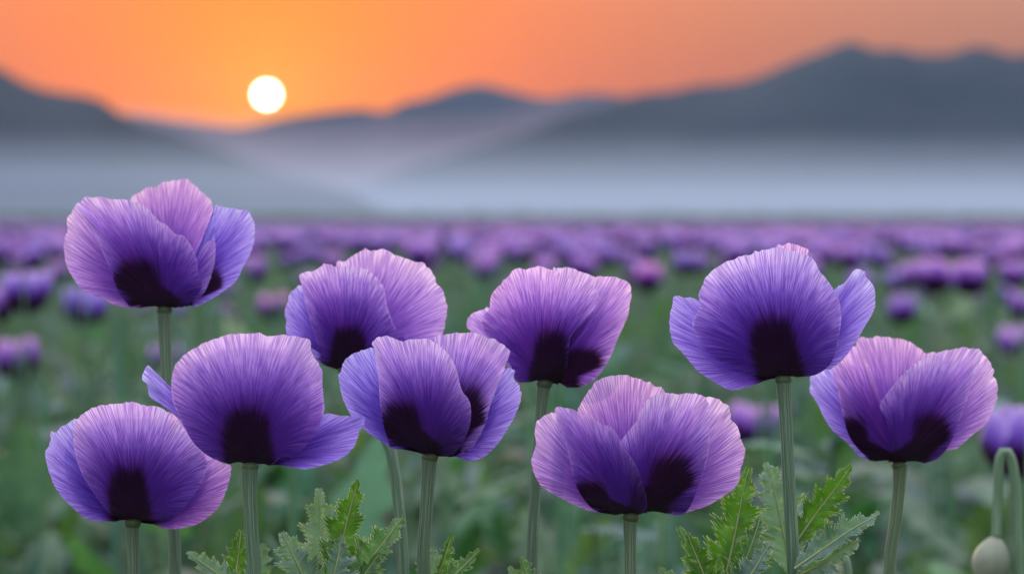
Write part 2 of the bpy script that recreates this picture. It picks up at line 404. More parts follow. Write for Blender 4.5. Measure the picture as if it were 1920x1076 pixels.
def petal_mesh(outline, base, fl, s, blotch=None, curl=0.0, ripple=1.0, NT=120, NV=32, hwt=None):
    """outline: the petal's rim seen from the front; the veins fan from the base out to it, on the wall of a cup"""
    seed_n[0] += 1; sd = seed_n[0]
    o, ss = catmull(outline, NT)
    t = np.linspace(0, 1, NT)
    cen = o.mean(0); bx, by = base
    ax = cen - np.array(base); ax /= np.linalg.norm(ax)
    # frilled rim
    rad = o - np.array(base); rl = np.linalg.norm(rad, axis=1, keepdims=True)
    wide = np.clip(rl[:, 0] / rl.max(), 0, 1) ** 2
    o = o + rad / rl * (wob(ss / 11.0, sd, 3) * 3.6 * wide)[:, None]
    ap = np.stack([bx + (t - 0.5) * 16 * (1 if s < 0 else -1) * np.sign(o[-1, 0] - o[0, 0] + 1e-6), np.full(NT, by - 1.0)], 1)
    d = o - ap; L = np.linalg.norm(d, axis=1, keepdims=True)
    cd = d / L * 0.62 + ax * 0.38; cd /= np.linalg.norm(cd, axis=1, keepdims=True)
    ctrl = ap + cd * L * 0.5
    v = np.linspace(0, 1, NV) ** 0.9
    vv = v[:, None, None]
    pts = (1 - vv) ** 2 * ap[None] + 2 * vv * (1 - vv) * ctrl[None] + vv ** 2 * o[None]      # (NV,NT,2) px
    cx, Rx, H, D = fl['cx'], fl['rx'], fl['h'], fl['D']
    Rd = Rx / FPX * D * 0.82
    h = np.clip((by - pts[..., 1]) / H, 0, 1.15)
    prof = np.sin(np.clip(h / 0.6, 0, 1) * np.pi / 2) ** 0.75 * (1 - 0.30 * np.clip((h - 0.6) / 0.5, 0, 1) ** 1.6)
    q = np.clip((pts[..., 0] - cx) / Rx, -0.985, 0.985)
    lat = np.sqrt(1 - q ** 2)
    y = s * Rd * prof * (0.12 + 0.88 * lat)
    V2 = np.broadcast_to(v[:, None], y.shape)
    fold = wob(ss / 38.0, sd + 50, 2) * 0.055 + wob(ss / 13.0, sd + 90, 2) * 0.022
    y = y + Rd * ripple * fold[None, :] * V2 ** 2.2
    y = y + Rd * curl * V2 ** 3
    rim = np.clip((V2 - 0.9) / 0.1, 0, 1) ** 2
    y = y - np.sign(-s + 1e-6) * Rd * 0.03 * rim * (0.4 + wob(ss / 20.0, sd + 30, 2))[None, :]
    Y = D + y
    X = (pts[..., 0] - CX) / FPX * Y; Z = CAM_H - (pts[..., 1] - HY) / FPX * Y
    org = P(bx, by, D)
    verts = np.stack([X - org.x, Y - org.y, Z - org.z], -1).reshape(-1, 3)
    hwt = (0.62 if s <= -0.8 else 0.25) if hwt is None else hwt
    tone = V2 * (1 - hwt) + hwt * V2 * np.clip(h * 1.25, 0, 1)      # own pale edge, plus cup shading painted in: palest along the top
    tone = np.maximum(tone, 0.88 * np.clip((V2 - 0.97) / 0.03, 0, 1) * np.clip(h * 2.5, 0, 1))   # rim light along the edge, painted as a thin pale hem
    uv_v = np.stack([np.broadcast_to(ss[None] / 100 + sd * 3.17, y.shape), tone], -1).reshape(-1, 2)
    if blotch:
        bc, hw, bh = blotch
        taper = 1.0 + 0.25 * np.clip((by - pts[..., 1]) / bh, 0, 1)
        uv_b = np.stack([(pts[..., 0] - (bx + (bc - bx) * np.clip((by - pts[..., 1]) / (bh * 0.5), 0.35, 1.0))) / hw, (by - pts[..., 1]) / bh], -1).reshape(-1, 2)
    else:
        r0 = 0.17 * H
        uv_b = np.stack([(pts[..., 0] - bx) / (r0 * 1.2), (by - pts[..., 1]) / r0], -1).reshape(-1, 2)
    return mesh_np('petal', verts, grid_faces(NV, NT), {'vein': uv_v, 'blotch': uv_b})

def stem_obj(root, px_pts, D, r_px, org, color=(1, 1, 1)):
    pts = [P(x, y, D) for x, y in px_pts]
    # on down to the soil
    a, b = pts[-2], pts[-1]
    dx = (b.x - a.x) / max(1e-4, (a.z - b.z))
    z = b.z; x = b.x
    nst = 8
    for k in range(1, nst + 1):
        zz = b.z * (1 - k / nst)
        pts.append(Vector((b.x + dx * (b.z - zz) * 0.35 * (1 - 0.4 * k / nst), b.y, zz)))
    arr, _ = catmull([tuple(p) for p in pts], 60)
    r0 = r_px / FPX * D
    i = np.linspace(0, 1, 60)
    arr[:, 0] += wob(i * 9, D * 13 + r_px, 2) * 0.0007
    rad = r0 * (0.93 + 0.12 * np.clip(i * 3, 0, 1) + 0.35 * i + 0.25 * np.exp(-i * 90))
    V, F, U = tube([Vector(a) for a in arr], list(rad), 21, 0.025)
    V = V - np.array([org.x, org.y, org.z])
    return obj('stem', mesh_np('stem', V, F, {'along': U}), M_STEM, root, color)

def lathe(profile, n=16, ribs=0, amp=0.0):
    V = []
    for r, z in profile:
        for k in range(n):
            th = 2 * math.pi * k / n
            rr = r * (1 + amp * math.cos(ribs * th))
            V.append((rr * math.cos(th), rr * math.sin(th), z))
    return np.array(V), grid_faces(len(profile), n, True)

def capsule_parts(root, base_local, scale=1.0):
    prof = [(0.0004, 0), (0.003, 0.0015), (0.0058, 0.006), (0.0066, 0.011), (0.0052, 0.016), (0.0035, 0.0175), (0.0004, 0.018)]
    V, F = lathe([(r * scale, z * scale) for r, z in prof], 16, 8, 0.03)
    c = obj('seed_capsule', mesh_np('seed_capsule', V + np.array(base_local), F), M_POD, root)
    V, F = lathe([(0.0004, 0.0172), (0.006, 0.0176), (0.0072, 0.0186), (0.005, 0.0192), (0.0004, 0.0195)], 20, 10, 0.12)
    obj('stigma_disc', mesh_np('stigma_disc', V * scale + np.array(base_local), F), M_STAMEN, c)
    VV, FF, off = [], [], 0
    for k in range(46):
        th = random.uniform(0, 2 * math.pi); r1 = random.uniform(0.004, 0.008); h1 = random.uniform(0.014, 0.021)
        p0 = Vector((0.002 * math.cos(th), 0.002 * math.sin(th), 0.001)); p2 = Vector((r1 * math.cos(th), r1 * math.sin(th), h1)); p1 = (p0 + p2) / 2 + Vector((0.003 * math.cos(th), 0.003 * math.sin(th), -0.002))
        V, F, _ = tube([p0, p1, p2, p2 + Vector((0, 0, 0.0009)), p2 + Vector((0, 0, 0.0022))], [0.0002, 0.0002, 0.00025, 0.0007, 0.0003], 5)
        VV.append(V + np.array(base_local)); FF.append(F + off); off += len(V)
    s = obj('stamens', mesh_np('stamens', np.concatenate(VV), np.concatenate(FF)), M_STAMEN, root); s['kind'] = 'stuff'

FRONT = 'open purple poppies standing in front'
def poppy(label, base, D, cx, rx, h, petals, stem, stem_r=12, stem_col=(1, 1, 1)):
    org = P(base[0], base[1], D)
    root = empty('poppy', (org.x, D, 0)); tag(root, label, 'poppy', FRONT)
    fl = dict(cx=cx, rx=rx, h=h, D=D)
    for pt in petals:
        outline, s, colr = pt[0], pt[1], pt[2]
        kw = pt[3] if len(pt) > 3 else {}
        me = petal_mesh(outline, base, fl, s, **kw)
        o = obj('petal', me, M_PETAL, root, colr); o.location = (0, 0, org.z)
    hold = (0, 0, org.z)
    so_ = stem_obj(root, stem, D, stem_r, Vector((org.x, D, 0)), stem_col)
    capsule_parts(root, (0, 0, org.z + 0.002))
    V, F = lathe([(0.0004, -0.0035), (0.0034, -0.0030), (0.0043, -0.0008), (0.0036, 0.0012), (0.0004, 0.0016)], 14)
    obj('receptacle', mesh_np('receptacle', V + np.array(hold), F, {'along': np.zeros((len(V), 2))}), M_STEM, root, (0.8, 0.75, 0.6))
    return root

def back_of(base, cx, rx, h, top=0.94):
    """the far petal of a cup, hidden behind the near one"""
    bx, by = base
    return [(bx - 0.1 * rx, by - 4), (cx - 0.55 * rx, by - 0.12 * h), (cx - 0.78 * rx, by - 0.45 * h), (cx - 0.72 * rx, by - 0.75 * h), (cx - 0.4 * rx, by - (top - 0.04) * h), (cx, by - top * h), (cx + 0.4 * rx, by - (top - 0.04) * h), (cx + 0.72 * rx, by - 0.75 * h), (cx + 0.78 * rx, by - 0.45 * h), (cx + 0.55 * rx, by - 0.12 * h), (bx + 0.1 * rx, by - 4)]

# 1 tall flower above the hill foot
b = R1([(862, 930)])[0]
p1 = poppy('tall wide-open purple poppy rising above the horizon against the hillside', b, 2.06, 300, 178, 235, [
    (R1([(800, 900), (720, 600), (660, 350), (640, 225), (700, 180), (750, 152), (800, 140), (850, 113), (900, 105), (925, 96), (1010, 98), (1040, 125), (1080, 150), (1120, 185), (1165, 230), (1180, 300), (1195, 420), (1190, 560), (1130, 750), (980, 900)]), 0.8, PINK, {}),
    (R1([(980, 925), (1080, 800), (1160, 640), (1190, 480), (1185, 330), (1190, 262), (1260, 272), (1330, 285), (1380, 295), (1415, 310), (1442, 350), (1450, 430), (1448, 500), (1420, 580), (1370, 670), (1330, 750), (1240, 825), (1150, 880), (1070, 920)]), 0.15, BLUE, dict(blotch=(395, 22, 75), curl=-0.2)),
    (R1([(930, 928), (1000, 800), (1060, 640), (1120, 520), (1185, 490), (1195, 560), (1188, 640), (1160, 740), (1120, 830), (1070, 890), (1010, 920)]), -0.6, BODY, {}),
    (R1([(700, 930), (560, 915), (450, 865), (330, 810), (270, 735), (225, 650), (208, 560), (212, 480), (232, 420), (230, 355), (262, 290), (300, 265), (380, 330), (470, 520), (560, 750), (650, 900)]), -0.45, LILAC, dict(curl=-0.1)),
    (R1([(640, 925), (560, 820), (510, 680), (430, 500), (360, 370), (285, 270), (310, 240), (350, 213), (450, 208), (520, 222), (620, 228), (700, 248), (760, 290), (800, 335), (835, 370), (880, 390), (935, 450), (990, 462), (1040, 530), (1070, 610), (1082, 690), (1098, 740), (1105, 790), (1075, 850), (1010, 905), (930, 928)]), -1.0, BODY, dict(blotch=(258, 46, 90))),
], [(308, 578), (309, 640), (312, 720), (318, 850), (325, 990), (328, 1076)], 11.5)

# 2 flower partly hidden behind the centre one
b = R3([(345, 592)])[0]
p2 = poppy('pale domed purple poppy half hidden behind the lower poppy with two dark blotches', b, 2.05, 686, 152, 226, [
    (R3([(345, 590), (330, 300), (305, 130), (340, 118), (380, 90), (420, 70), (432, 58), (460, 72), (500, 62), (525, 65), (570, 88), (640, 115), (700, 135), (735, 180), (745, 215), (775, 250), (788, 300), (790, 340), (780, 400), (770, 440), (740, 520), (600, 600), (450, 610)]), 0.45, LILAC, {}),
    (R3([(330, 598), (245, 568), (205, 535), (185, 480), (110, 450), (88, 440), (85, 380), (80, 330), (95, 290), (105, 255), (150, 222), (190, 260), (260, 360), (320, 480), (345, 560)]), -0.45, BLUE, {}),
    (R3([(250, 572), (210, 450), (180, 330), (150, 210), (143, 182), (165, 165), (220, 150), (255, 130), (280, 130), (300, 140), (340, 135), (400, 140), (440, 155), (480, 190), (515, 240), (530, 320), (560, 400), (600, 440), (608, 500), (560, 560), (450, 600), (345, 605)]), -0.95, BODY, dict(blotch=(655, 34, 80))),
], [(648, 694), (680, 750), (712, 800), (734, 850), (748, 960), (755, 1076)], 11, (1.25, 1.3, 1.3))

# 3 lowest left
b = R2([(418, 855)])[0]
p3 = poppy('low cup-shaped purple poppy tucked under the left side of a broader poppy', b, 1.97, 262, 172, 222, [
    (back_of(b, 262, 172, 222), 0.8, PINK, {}),
    (R2([(345, 858), (240, 850), (180, 810), (120, 750), (85, 690), (62, 620), (55, 570), (75, 530), (78, 485), (100, 487), (130, 460), (190, 435), (200, 500), (230, 650), (300, 800), (370, 850)]), -0.25, BLUE, dict(curl=-0.1)),
    (R2([(470, 862), (600, 820), (690, 700), (740, 600), (780, 612), (822, 625), (820, 690), (805, 730), (780, 790), (730, 840), (680, 870), (600, 888), (540, 885)]), -0.2, PINK, {}),
    (R2([(350, 855), (300, 800), (230, 700), (185, 600), (170, 500), (175, 450), (200, 420), (240, 390), (300, 372), (360, 366), (430, 362), (470, 378), (510, 378), (550, 395), (590, 430), (630, 475), (680, 540), (725, 600), (725, 640), (690, 720), (640, 790), (590, 840), (520, 868), (450, 862)]), -1.0, BODY, dict(blotch=(240, 38, 100))),
], [(248, 976), (249, 1020), (250, 1076)], 11)

# 4 broad flower with two side flaps
b = R2([(905, 622)])[0]
p4 = poppy('broad purple poppy with a square dark blotch and drooping blue side petals', b, 1.86, 460, 150, 246, [
    (back_of(b, 462, 150, 246), 0.8, PINK, {}),
    (R2([(820, 612), (680, 525), (600, 425), (540, 375), (490, 340), (478, 290), (458, 268), (470, 225), (482, 210), (510, 235), (560, 285), (620, 350), (720, 470), (850, 600)]), 0.25, BLUE, dict(curl=0.1)),
    (R2([(1000, 622), (1080, 540), (1160, 460), (1215, 412), (1280, 418), (1340, 420), (1375, 422), (1382, 440), (1360, 480), (1340, 540), (1290, 590), (1220, 620), (1130, 640), (1060, 628)]), 0.1, BLUE, dict(curl=-0.25)),
    (R2([(820, 620), (740, 590), (670, 530), (620, 440), (585, 360), (578, 280), (590, 220), (630, 170), (700, 125), (770, 95), (830, 80), (900, 78), (935, 75), (980, 88), (1050, 85), (1120, 95), (1155, 105), (1158, 150), (1190, 205), (1205, 230), (1205, 300), (1212, 350), (1210, 410), (1180, 490), (1110, 570), (1040, 615), (980, 625)]), -1.0, BODY, dict(blotch=(462, 47, 106))),
], [(468, 872), (468, 930), (471, 1000), (476, 1076)], 13.5, (0.9, 0.98, 1.0))

# 5 centre
b = R3([(715, 968)])[0]
p5 = poppy('purple poppy with two dark blotches and a bluish right petal, overlapping a paler one behind', b, 1.93, 805, 172, 232, [
    (back_of(b, 805, 160, 232, 0.9), 0.85, PINK, {}),
    (R3([(760, 970), (780, 800), (770, 600), (735, 460), (780, 440), (830, 428), (860, 432), (900, 428), (950, 445), (1000, 460), (1050, 490), (1070, 512), (1055, 550), (1030, 620), (990, 720), (960, 820), (930, 890), (880, 940), (810, 975)]), -0.55, BODY, dict(blotch=(876, 34, 130))),
    (R3([(800, 975), (890, 945), (950, 850), (990, 740), (1030, 620), (1050, 580), (1085, 595), (1082, 630), (1110, 670), (1112, 730), (1085, 800), (1050, 860), (1010, 920), (950, 975), (890, 993)]), -0.15, BLUE, {}),
    (R3([(560, 940), (500, 905), (430, 855), (370, 790), (335, 720), (318, 650), (318, 610), (335, 570), (355, 535), (400, 515), (470, 498), (500, 560), (520, 700), (560, 860), (640, 950)]), -0.3, BLUE, {}),
    (R3([(540, 930), (505, 800), (490, 650), (475, 510), (462, 480), (480, 455), (510, 443), (545, 445), (580, 462), (640, 462), (700, 455), (760, 490), (810, 540), (835, 600), (855, 680), (885, 720), (897, 775), (890, 840), (870, 890), (840, 940), (800, 970), (680, 968)]), -1.0, BODY, dict(blotch=(752, 41, 98))),
], [(806, 854), (802, 920), (797, 1000), (793, 1076)], 12.5)

# 6 right of centre
b = R4([(333, 488)])[0]
p6 = poppy('pinkish purple poppy on a slender leaning stem behind the centre poppies', b, 2.03, 1030, 160, 216, [
    (R4([(330, 485), (340, 300), (365, 60), (375, 48), (410, 45), (450, 50), (515, 75), (530, 90), (560, 130), (520, 250), (400, 450)]), 0.5, LILAC, {}),
    (R4([(280, 480), (150, 400), (90, 330), (35, 280), (32, 255), (50, 225), (90, 210), (130, 205), (180, 300), (260, 440)]), 0.3, LILAC, {}),
    (R4([(385, 500), (400, 450), (425, 390), (430, 340), (450, 310), (480, 280), (510, 220), (520, 150), (515, 90), (560, 80), (610, 85), (640, 92), (665, 115), (670, 140), (660, 220), (640, 270), (610, 340), (590, 390), (560, 440), (520, 485), (470, 508), (420, 510)]), -0.75, PINK, dict(blotch=(1092, 40, 62))),
    (R4([(285, 488), (225, 485), (200, 420), (150, 340), (100, 300), (88, 260), (95, 230), (120, 205), (125, 160), (160, 110), (200, 70), (230, 50), (260, 52), (300, 42), (350, 48), (400, 70), (440, 90), (510, 110), (545, 150), (530, 200), (480, 260), (435, 310), (425, 370), (420, 430), (395, 490), (340, 492)]), -1.0, (1.12, 1.02, 1), dict(blotch=(1034, 34, 96))),
], [(1019, 716), (1012, 780), (1005, 900), (1000, 1000), (998, 1076)], 11)

# 7 low, gaping
b = R4([(668, 1004)])[0]
p7 = poppy('low wide purple poppy gaping open between its petals above pale stem', b, 1.90, 1196, 196, 256, [
    (R4([(600, 1000), (520, 800), (465, 610), (465, 590), (490, 545), (530, 490), (570, 468), (620, 462), (660, 465), (710, 480), (760, 500), (800, 525), (780, 600), (700, 800), (660, 1000)]), 0.8, PINK, {}),
    (R4([(600, 1003), (500, 985), (400, 940), (320, 890), (290, 830), (285, 780), (300, 740), (295, 690), (300, 650), (330, 620), (375, 610), (410, 680), (450, 850), (540, 980)]), -0.4, LILAC, {}),
    (R4([(830, 997), (910, 880), (940, 700), (945, 560), (990, 552), (1040, 575), (1055, 600), (1060, 640), (1080, 660), (1110, 755), (1095, 820), (1085, 880), (1030, 930), (960, 970), (880, 995)]), -0.45, LILAC, {}),
    (R4([(730, 998), (720, 880), (670, 780), (630, 725), (650, 690), (690, 640), (710, 590), (740, 550), (790, 532), (850, 535), (900, 533), (960, 552), (975, 640), (970, 760), (935, 880), (880, 995), (800, 998)]), -0.85, BODY, dict(blotch=(1258, 44, 112))),
    (R4([(610, 1005), (520, 980), (450, 880), (430, 780), (400, 690), (380, 625), (372, 590), (400, 585), (450, 598), (490, 620), (540, 640), (560, 658), (590, 660), (615, 690), (640, 740), (680, 800), (710, 870), (730, 940), (725, 990), (690, 1005)]), -1.0, DEEP, dict(blotch=(1106, 36, 62))),
], [(1182, 966), (1182, 1020), (1183, 1076)], 11.5)

# 8 right, on a thick stem
b = R5([(582, 628)])[0]
p8 = poppy('large rounded blue-purple poppy with upswept side petals on a thick stem', b, 1.94, 1440, 150, 246, [
    (R5([(540, 600), (500, 300), (540, 70), (575, 45), (610, 42), (650, 52), (690, 65), (692, 98), (690, 300), (640, 600)]), 0.55, PINK, {}),
    (back_of(b, 1440, 150, 246, 0.9), 0.8, PINK, {}),
    (R5([(720, 615), (770, 570), (820, 480), (825, 380), (800, 255), (850, 210), (880, 170), (905, 148), (940, 160), (945, 185), (975, 220), (985, 290), (975, 340), (940, 400), (900, 470), (850, 540), (790, 590)]), 0.1, BLUE, dict(curl=-0.15)),
    (R5([(500, 640), (430, 665), (350, 680), (280, 645), (210, 600), (150, 530), (95, 470), (85, 420), (82, 380), (90, 320), (105, 270), (150, 275), (210, 290), (250, 380), (330, 520), (490, 620)]), -0.2, BLUE, {}),
    (R5([(500, 635), (400, 600), (260, 520), (190, 420), (185, 370), (210, 320), (215, 250), (240, 190), (270, 160), (330, 120), (400, 95), (470, 75), (540, 58), (600, 65), (690, 95), (720, 120), (745, 165), (775, 200), (800, 240), (830, 300), (835, 380), (820, 470), (800, 540), (770, 585), (720, 615), (640, 625)]), -1.0, (0.95, 1.04, 1.08), dict(blotch=(1450, 46, 112))),
], [(1468, 706), (1472, 780), (1478, 900), (1484, 1000), (1487, 1076)], 12.5, (0.95, 1.02, 1.05))

# 9 far right
b = R5([(1090, 1003)])[0]
p9 = poppy('pinkish split purple poppy whose left edge tucks behind the large rounded poppy', b, 2.06, 1694, 176, 236, [
    (R5([(1000, 990), (930, 700), (900, 480), (960, 450), (1010, 447), (1060, 452), (1120, 465), (1170, 490), (1210, 520), (1250, 515), (1220, 600), (1120, 800), (1060, 990)]), 0.8, PINK, {}),
    (R5([(980, 995), (920, 970), (860, 910), (800, 860), (760, 800), (730, 740), (700, 690), (700, 650), (705, 620), (760, 590), (830, 560), (850, 700), (880, 850), (970, 980)]), -0.3, BLUE, {}),
    (R5([(960, 990), (880, 900), (845, 800), (820, 680), (800, 590), (850, 520), (900, 490), (930, 530), (960, 590), (985, 660), (1010, 730), (1050, 790), (1065, 860), (1068, 960), (1040, 1000)]), -0.8, (1.15, 1.02, 1), dict(blotch=(1600, 28, 86))),
    (R5([(1240, 980), (1310, 880), (1350, 720), (1420, 560), (1430, 500), (1465, 530), (1480, 550), (1505, 590), (1500, 620), (1520, 650), (1518, 720), (1500, 770), (1470, 830), (1420, 870), (1340, 940)]), -0.5, LILAC, {}),
    (R5([(1060, 1000), (1060, 880), (1030, 800), (1005, 750), (1040, 690), (1080, 640), (1130, 590), (1190, 545), (1250, 520), (1310, 505), (1360, 497), (1430, 500), (1450, 530), (1410, 650), (1360, 800), (1310, 920), (1260, 980), (1200, 1002)]), -1.0, BODY, dict(blotch=(1746, 36, 92))),
], [(1687, 868), (1683, 930), (1675, 1010), (1667, 1076)], 12, (1.1, 1.05, 0.95))

# ------------------------------------------------------------------ toothed leaves
def leaf_mesh(L, W, bend=0.3, fold=0.25, seed=0, NTt=190, NS=7, twist=0.0):
    """leaf along +Z from the origin, blade in X, its face to -Y; deep toothed lobes, ruffled rim"""
    t = np.linspace(0, 1, NTt)
    env = np.clip(np.sin(np.pi * np.clip(t * 0.97 + 0.02, 0, 1) ** 0.8), 0, 1) ** 0.8 * (1.08 - 0.38 * t)
    V, U = [], []
    bx = wob(t * 1.5, seed + 3, 1) * 0.05 * L
    mid = np.stack([bx * t, bend * L * t ** 2.2 * 0.6, L * t * (1 - 0.12 * bend * t)], 1)
    halves = []
    for side in (-1, 1):
        ph = random.uniform(0, 1)
        lob = ((t * 5.5 + ph) % 1.0)
        lobes = 0.46 + 0.54 * np.where(lob < 0.72, lob / 0.72, (1 - lob) / 0.28)
        tt = ((t * 34 + ph * 2) % 1.0)
        teeth = 0.76 + 0.40 * np.where(tt < 0.7, tt / 0.7, (1 - tt) / 0.3)
        hw = W * env * lobes * teeth * (1 + 0.15 * wob(t * 8, seed + side, 2)) + 0.0006
        halves.append((side, hw))
    rows = []
    for side, hw in (halves[0], halves[1]):
        rng = np.linspace(1, 0, NS) if side < 0 else np.linspace(0, 1, NS)[1:]
        for sfrac in rng:
            ruff = wob(t * 16 + side * 5, seed + 20 + side, 2) * 0.30 * W * sfrac ** 2
            fwd = sfrac * hw * 0.75
            x = mid[:, 0] + side * hw * sfrac * math.cos(fold)
            y = mid[:, 1] - hw * sfrac * math.sin(fold) + ruff + 0.35 * hw * sfrac ** 3 * np.sin(t * 9 + seed)
            z = mid[:, 2] + fwd - 0.5 * fwd * t
            rows.append(np.stack([x, y, z], 1)); U.append(np.stack([t * L * 12 + seed, np.full(NTt, side * sfrac)], 1))
    V = np.concatenate(rows); U = np.concatenate(U)
    return mesh_np('leaf', V, grid_faces(2 * NS - 1, NTt), {'leaf': U}), mid

def add_leaf(root, root_loc, base, tip, D, hw_px, bend=0.3, fold=0.3, yaw=0.0, tint=(1, 1, 1), dD=0.0):
    seed_n[0] += 1
    A = P(base[0], base[1], D); B = P(tip[0], tip[1], D + dD)
    ax = (B - A); L = ax.length; ax.normalize()
    me, mid = leaf_mesh(L, hw_px / FPX * D * 1.62, bend, fold, seed_n[0])
    x = ax.cross(Vector((0, 1, 0))).normalized() * -1
    x = -x if x.x < 0 else x
    y = ax.cross(x)
    rot = Matrix((x, y, ax)).transposed()
    rot = rot @ Matrix.Rotation(yaw, 3, 'Z')
    # keep the tip on its place after the bend
    o = obj('leaf', me, M_LEAF, root, tint)
    o.location = A - root_loc; o.rotation_euler = rot.to_euler()
    V, F, _ = tube([Vector(p) - Vector((0, 0.0004, 0)) for p in mid[::6]], list(np.linspace(0.0007, 0.0002, len(mid[::6]))), 6)
    r = obj('midrib', mesh_np('midrib', V, F), M_RIB, o)
    return o

GREEN = (0.62, 0.85, 0.16); GLAUC = (1.25, 1.12, 1.5); MIDG = (0.8, 0.92, 0.6)
def leaves_on(root, specs):
    loc = Vector(root.location)
    for sp in specs: add_leaf(root, loc, **sp)

def S(base, tip, hw, D, **k): return dict(base=base, tip=tip, hw_px=hw, D=D, **k)

leaves_on(p4, [
    S((462, 1120), (352, 1030), 20, 1.87, tint=GLAUC, bend=0.1, fold=0.5, yaw=0.5),
    S((440, 1110), (452, 992), 19, 1.90, tint=GREEN, bend=0.15, yaw=0.2),
    S((468, 1120), (500, 1022), 22, 1.89, tint=GLAUC, bend=-0.2, fold=0.1, yaw=-0.3)])
leaves_on(p5, [
    S((800, 1110), (812, 1028), 20, 1.95, tint=GLAUC, bend=0.2, fold=0.1),
    S((802, 1120), (856, 1003), 17, 1.93, tint=GREEN, bend=0.2, fold=0.5, yaw=0.6),
    S((815, 1120), (898, 1024), 15, 1.92, tint=MIDG, bend=0.3, fold=0.6, yaw=-0.4)])
leaves_on(p6, [
    S((1000, 1130), (984, 1040), 16, 2.0, tint=MIDG, bend=0.3, fold=0.5, yaw=0.4),
    S((996, 1120), (952, 1062), 12, 2.0, tint=GLAUC, bend=0.2, fold=0.5)])
leaves_on(p8, [
    S((1485, 1080), (1444, 862), 38, 1.99, tint=GLAUC, bend=0.2, fold=0.15, yaw=0.2),
    S((1489, 1020), (1596, 872), 26, 1.96, tint=GREEN, bend=0.05, fold=0.2, yaw=0.1),
    S((1490, 1066), (1650, 946), 24, 1.92, tint=GLAUC, bend=0.35, fold=0.5, yaw=-0.5),
    S((1492, 1078), (1622, 1020), 20, 1.91, tint=GLAUC, bend=0.3, fold=0.5, yaw=0.5),
    S((1495, 1100), (1570, 1050), 16, 1.93, tint=GREEN, bend=0.2, fold=0.4)])

def leafy_plant(label, foot_px, D, specs, top):
    base = P(foot_px, HY, D)
    root = empty('poppy_plant', (base.x, D, 0)); tag(root, label, 'plant', 'leafy poppy shoots without flowers')
    h = P(foot_px, top, D).z
    arr, _ = catmull([(0, 0, 0), (0.004, 0.002, h * 0.4), (-0.003, 0, h * 0.8), (0, 0, h)], 30)
    V, F, U = tube([Vector(a) for a in arr], list(np.linspace(0.006, 0.0028, 30)), 12)
    obj('stem', mesh_np('stem', V, F, {'along': U}), M_STEM, root)
    leaves_on(root, specs)
    return root

leafy_plant('leafy poppy shoot between the broad poppy stem and the paler slanting stem', 612, 1.93, [
    S((608, 1150), (592, 914), 36, 1.95, tint=GLAUC, bend=0.1, fold=0.15, yaw=0.15),
    S((612, 1150), (668, 898), 33, 1.92, tint=GREEN, bend=0.05, fold=0.25, yaw=-0.1),
    S((618, 1150), (756, 962), 33, 1.90, tint=MIDG, bend=0.15, fold=0.4, yaw=-0.4),
    S((604, 1150), (526, 996), 32, 1.91, tint=GLAUC, bend=0.1, fold=0.15, yaw=0.3),
    S((610, 1140), (648, 1000), 24, 1.88, tint=GLAUC, bend=0.2, fold=0.3, yaw=0.4),
    S((614, 1150), (720, 1040), 24, 1.89, tint=MIDG, bend=0.2, fold=0.4, yaw=0.3)], 1150)
leafy_plant('leafy poppy shoot with a tall toothed leaf under the gaping poppy', 1350, 1.93, [
    S((1346, 1140), (1412, 876), 38, 1.94, tint=GREEN, bend=0.05, fold=0.25, yaw=-0.15),
    S((1340, 1150), (1274, 985), 20, 1.95, tint=MIDG, bend=0.1, fold=0.4, yaw=0.4),
    S((1344, 1150), (1290, 998), 26, 1.92, tint=GREEN, bend=0.1, fold=0.3, yaw=0.1),
    S((1356, 1150), (1432, 968), 27, 1.91, tint=MIDG, bend=0.15, fold=0.4, yaw=0.4),
    S((1360, 1150), (1446, 1010), 24, 1.90, tint=GLAUC, bend=0.2, fold=0.4, yaw=-0.5),
    S((1336, 1150), (1236, 1062), 16, 1.93, tint=GLAUC, bend=0.2, fold=0.4, yaw=0.3),
    S((1350, 1140), (1385, 960), 24, 1.96, tint=GLAUC, bend=0.1, fold=0.3, yaw=0.5)], 1150)

# ------------------------------------------------------------------ blurred poppies behind
def cup_petal(phi0, R, H, halfw, flare, seed, NT, NV, blotch=True, top=1.0):
    u = np.linspace(-1, 1, NT); v = np.linspace(0.03, 1, NV)
    Uu, Vv = np.meshgrid(u, v)
    rim = 1 - 0.22 * np.abs(Uu) ** 3 + 0.05 * wob(Uu * 3, seed, 2)
    w = Vv * rim * top
    r = R * np.sin(np.clip(w / 0.62, 0, 1) * np.pi / 2) ** 0.75 * (1 + (flare) * np.clip((w - 0.55) / 0.45, 0, 1.3))
    z = H * w ** 1.35
    ph = phi0 + Uu * halfw * (0.65 + 0.35 * Vv)
    r = r * (1 + 0.05 * wob(Uu * 4 + 9, seed + 2, 2) * Vv ** 2)
    X = r * np.cos(ph); Y = r * np.sin(ph)
    verts = np.stack([X, Y, z], -1).reshape(-1, 3)
    uvv = np.stack([Uu * 1.6 + seed, Vv ** 1.7], -1).reshape(-1, 2)
    uvb = np.stack([Uu * 1.2 * (0.4 + 0.6 * Vv), Vv * rim / 0.56], -1).reshape(-1, 2)
    return verts, grid_faces(NV, NT), uvv, uvb

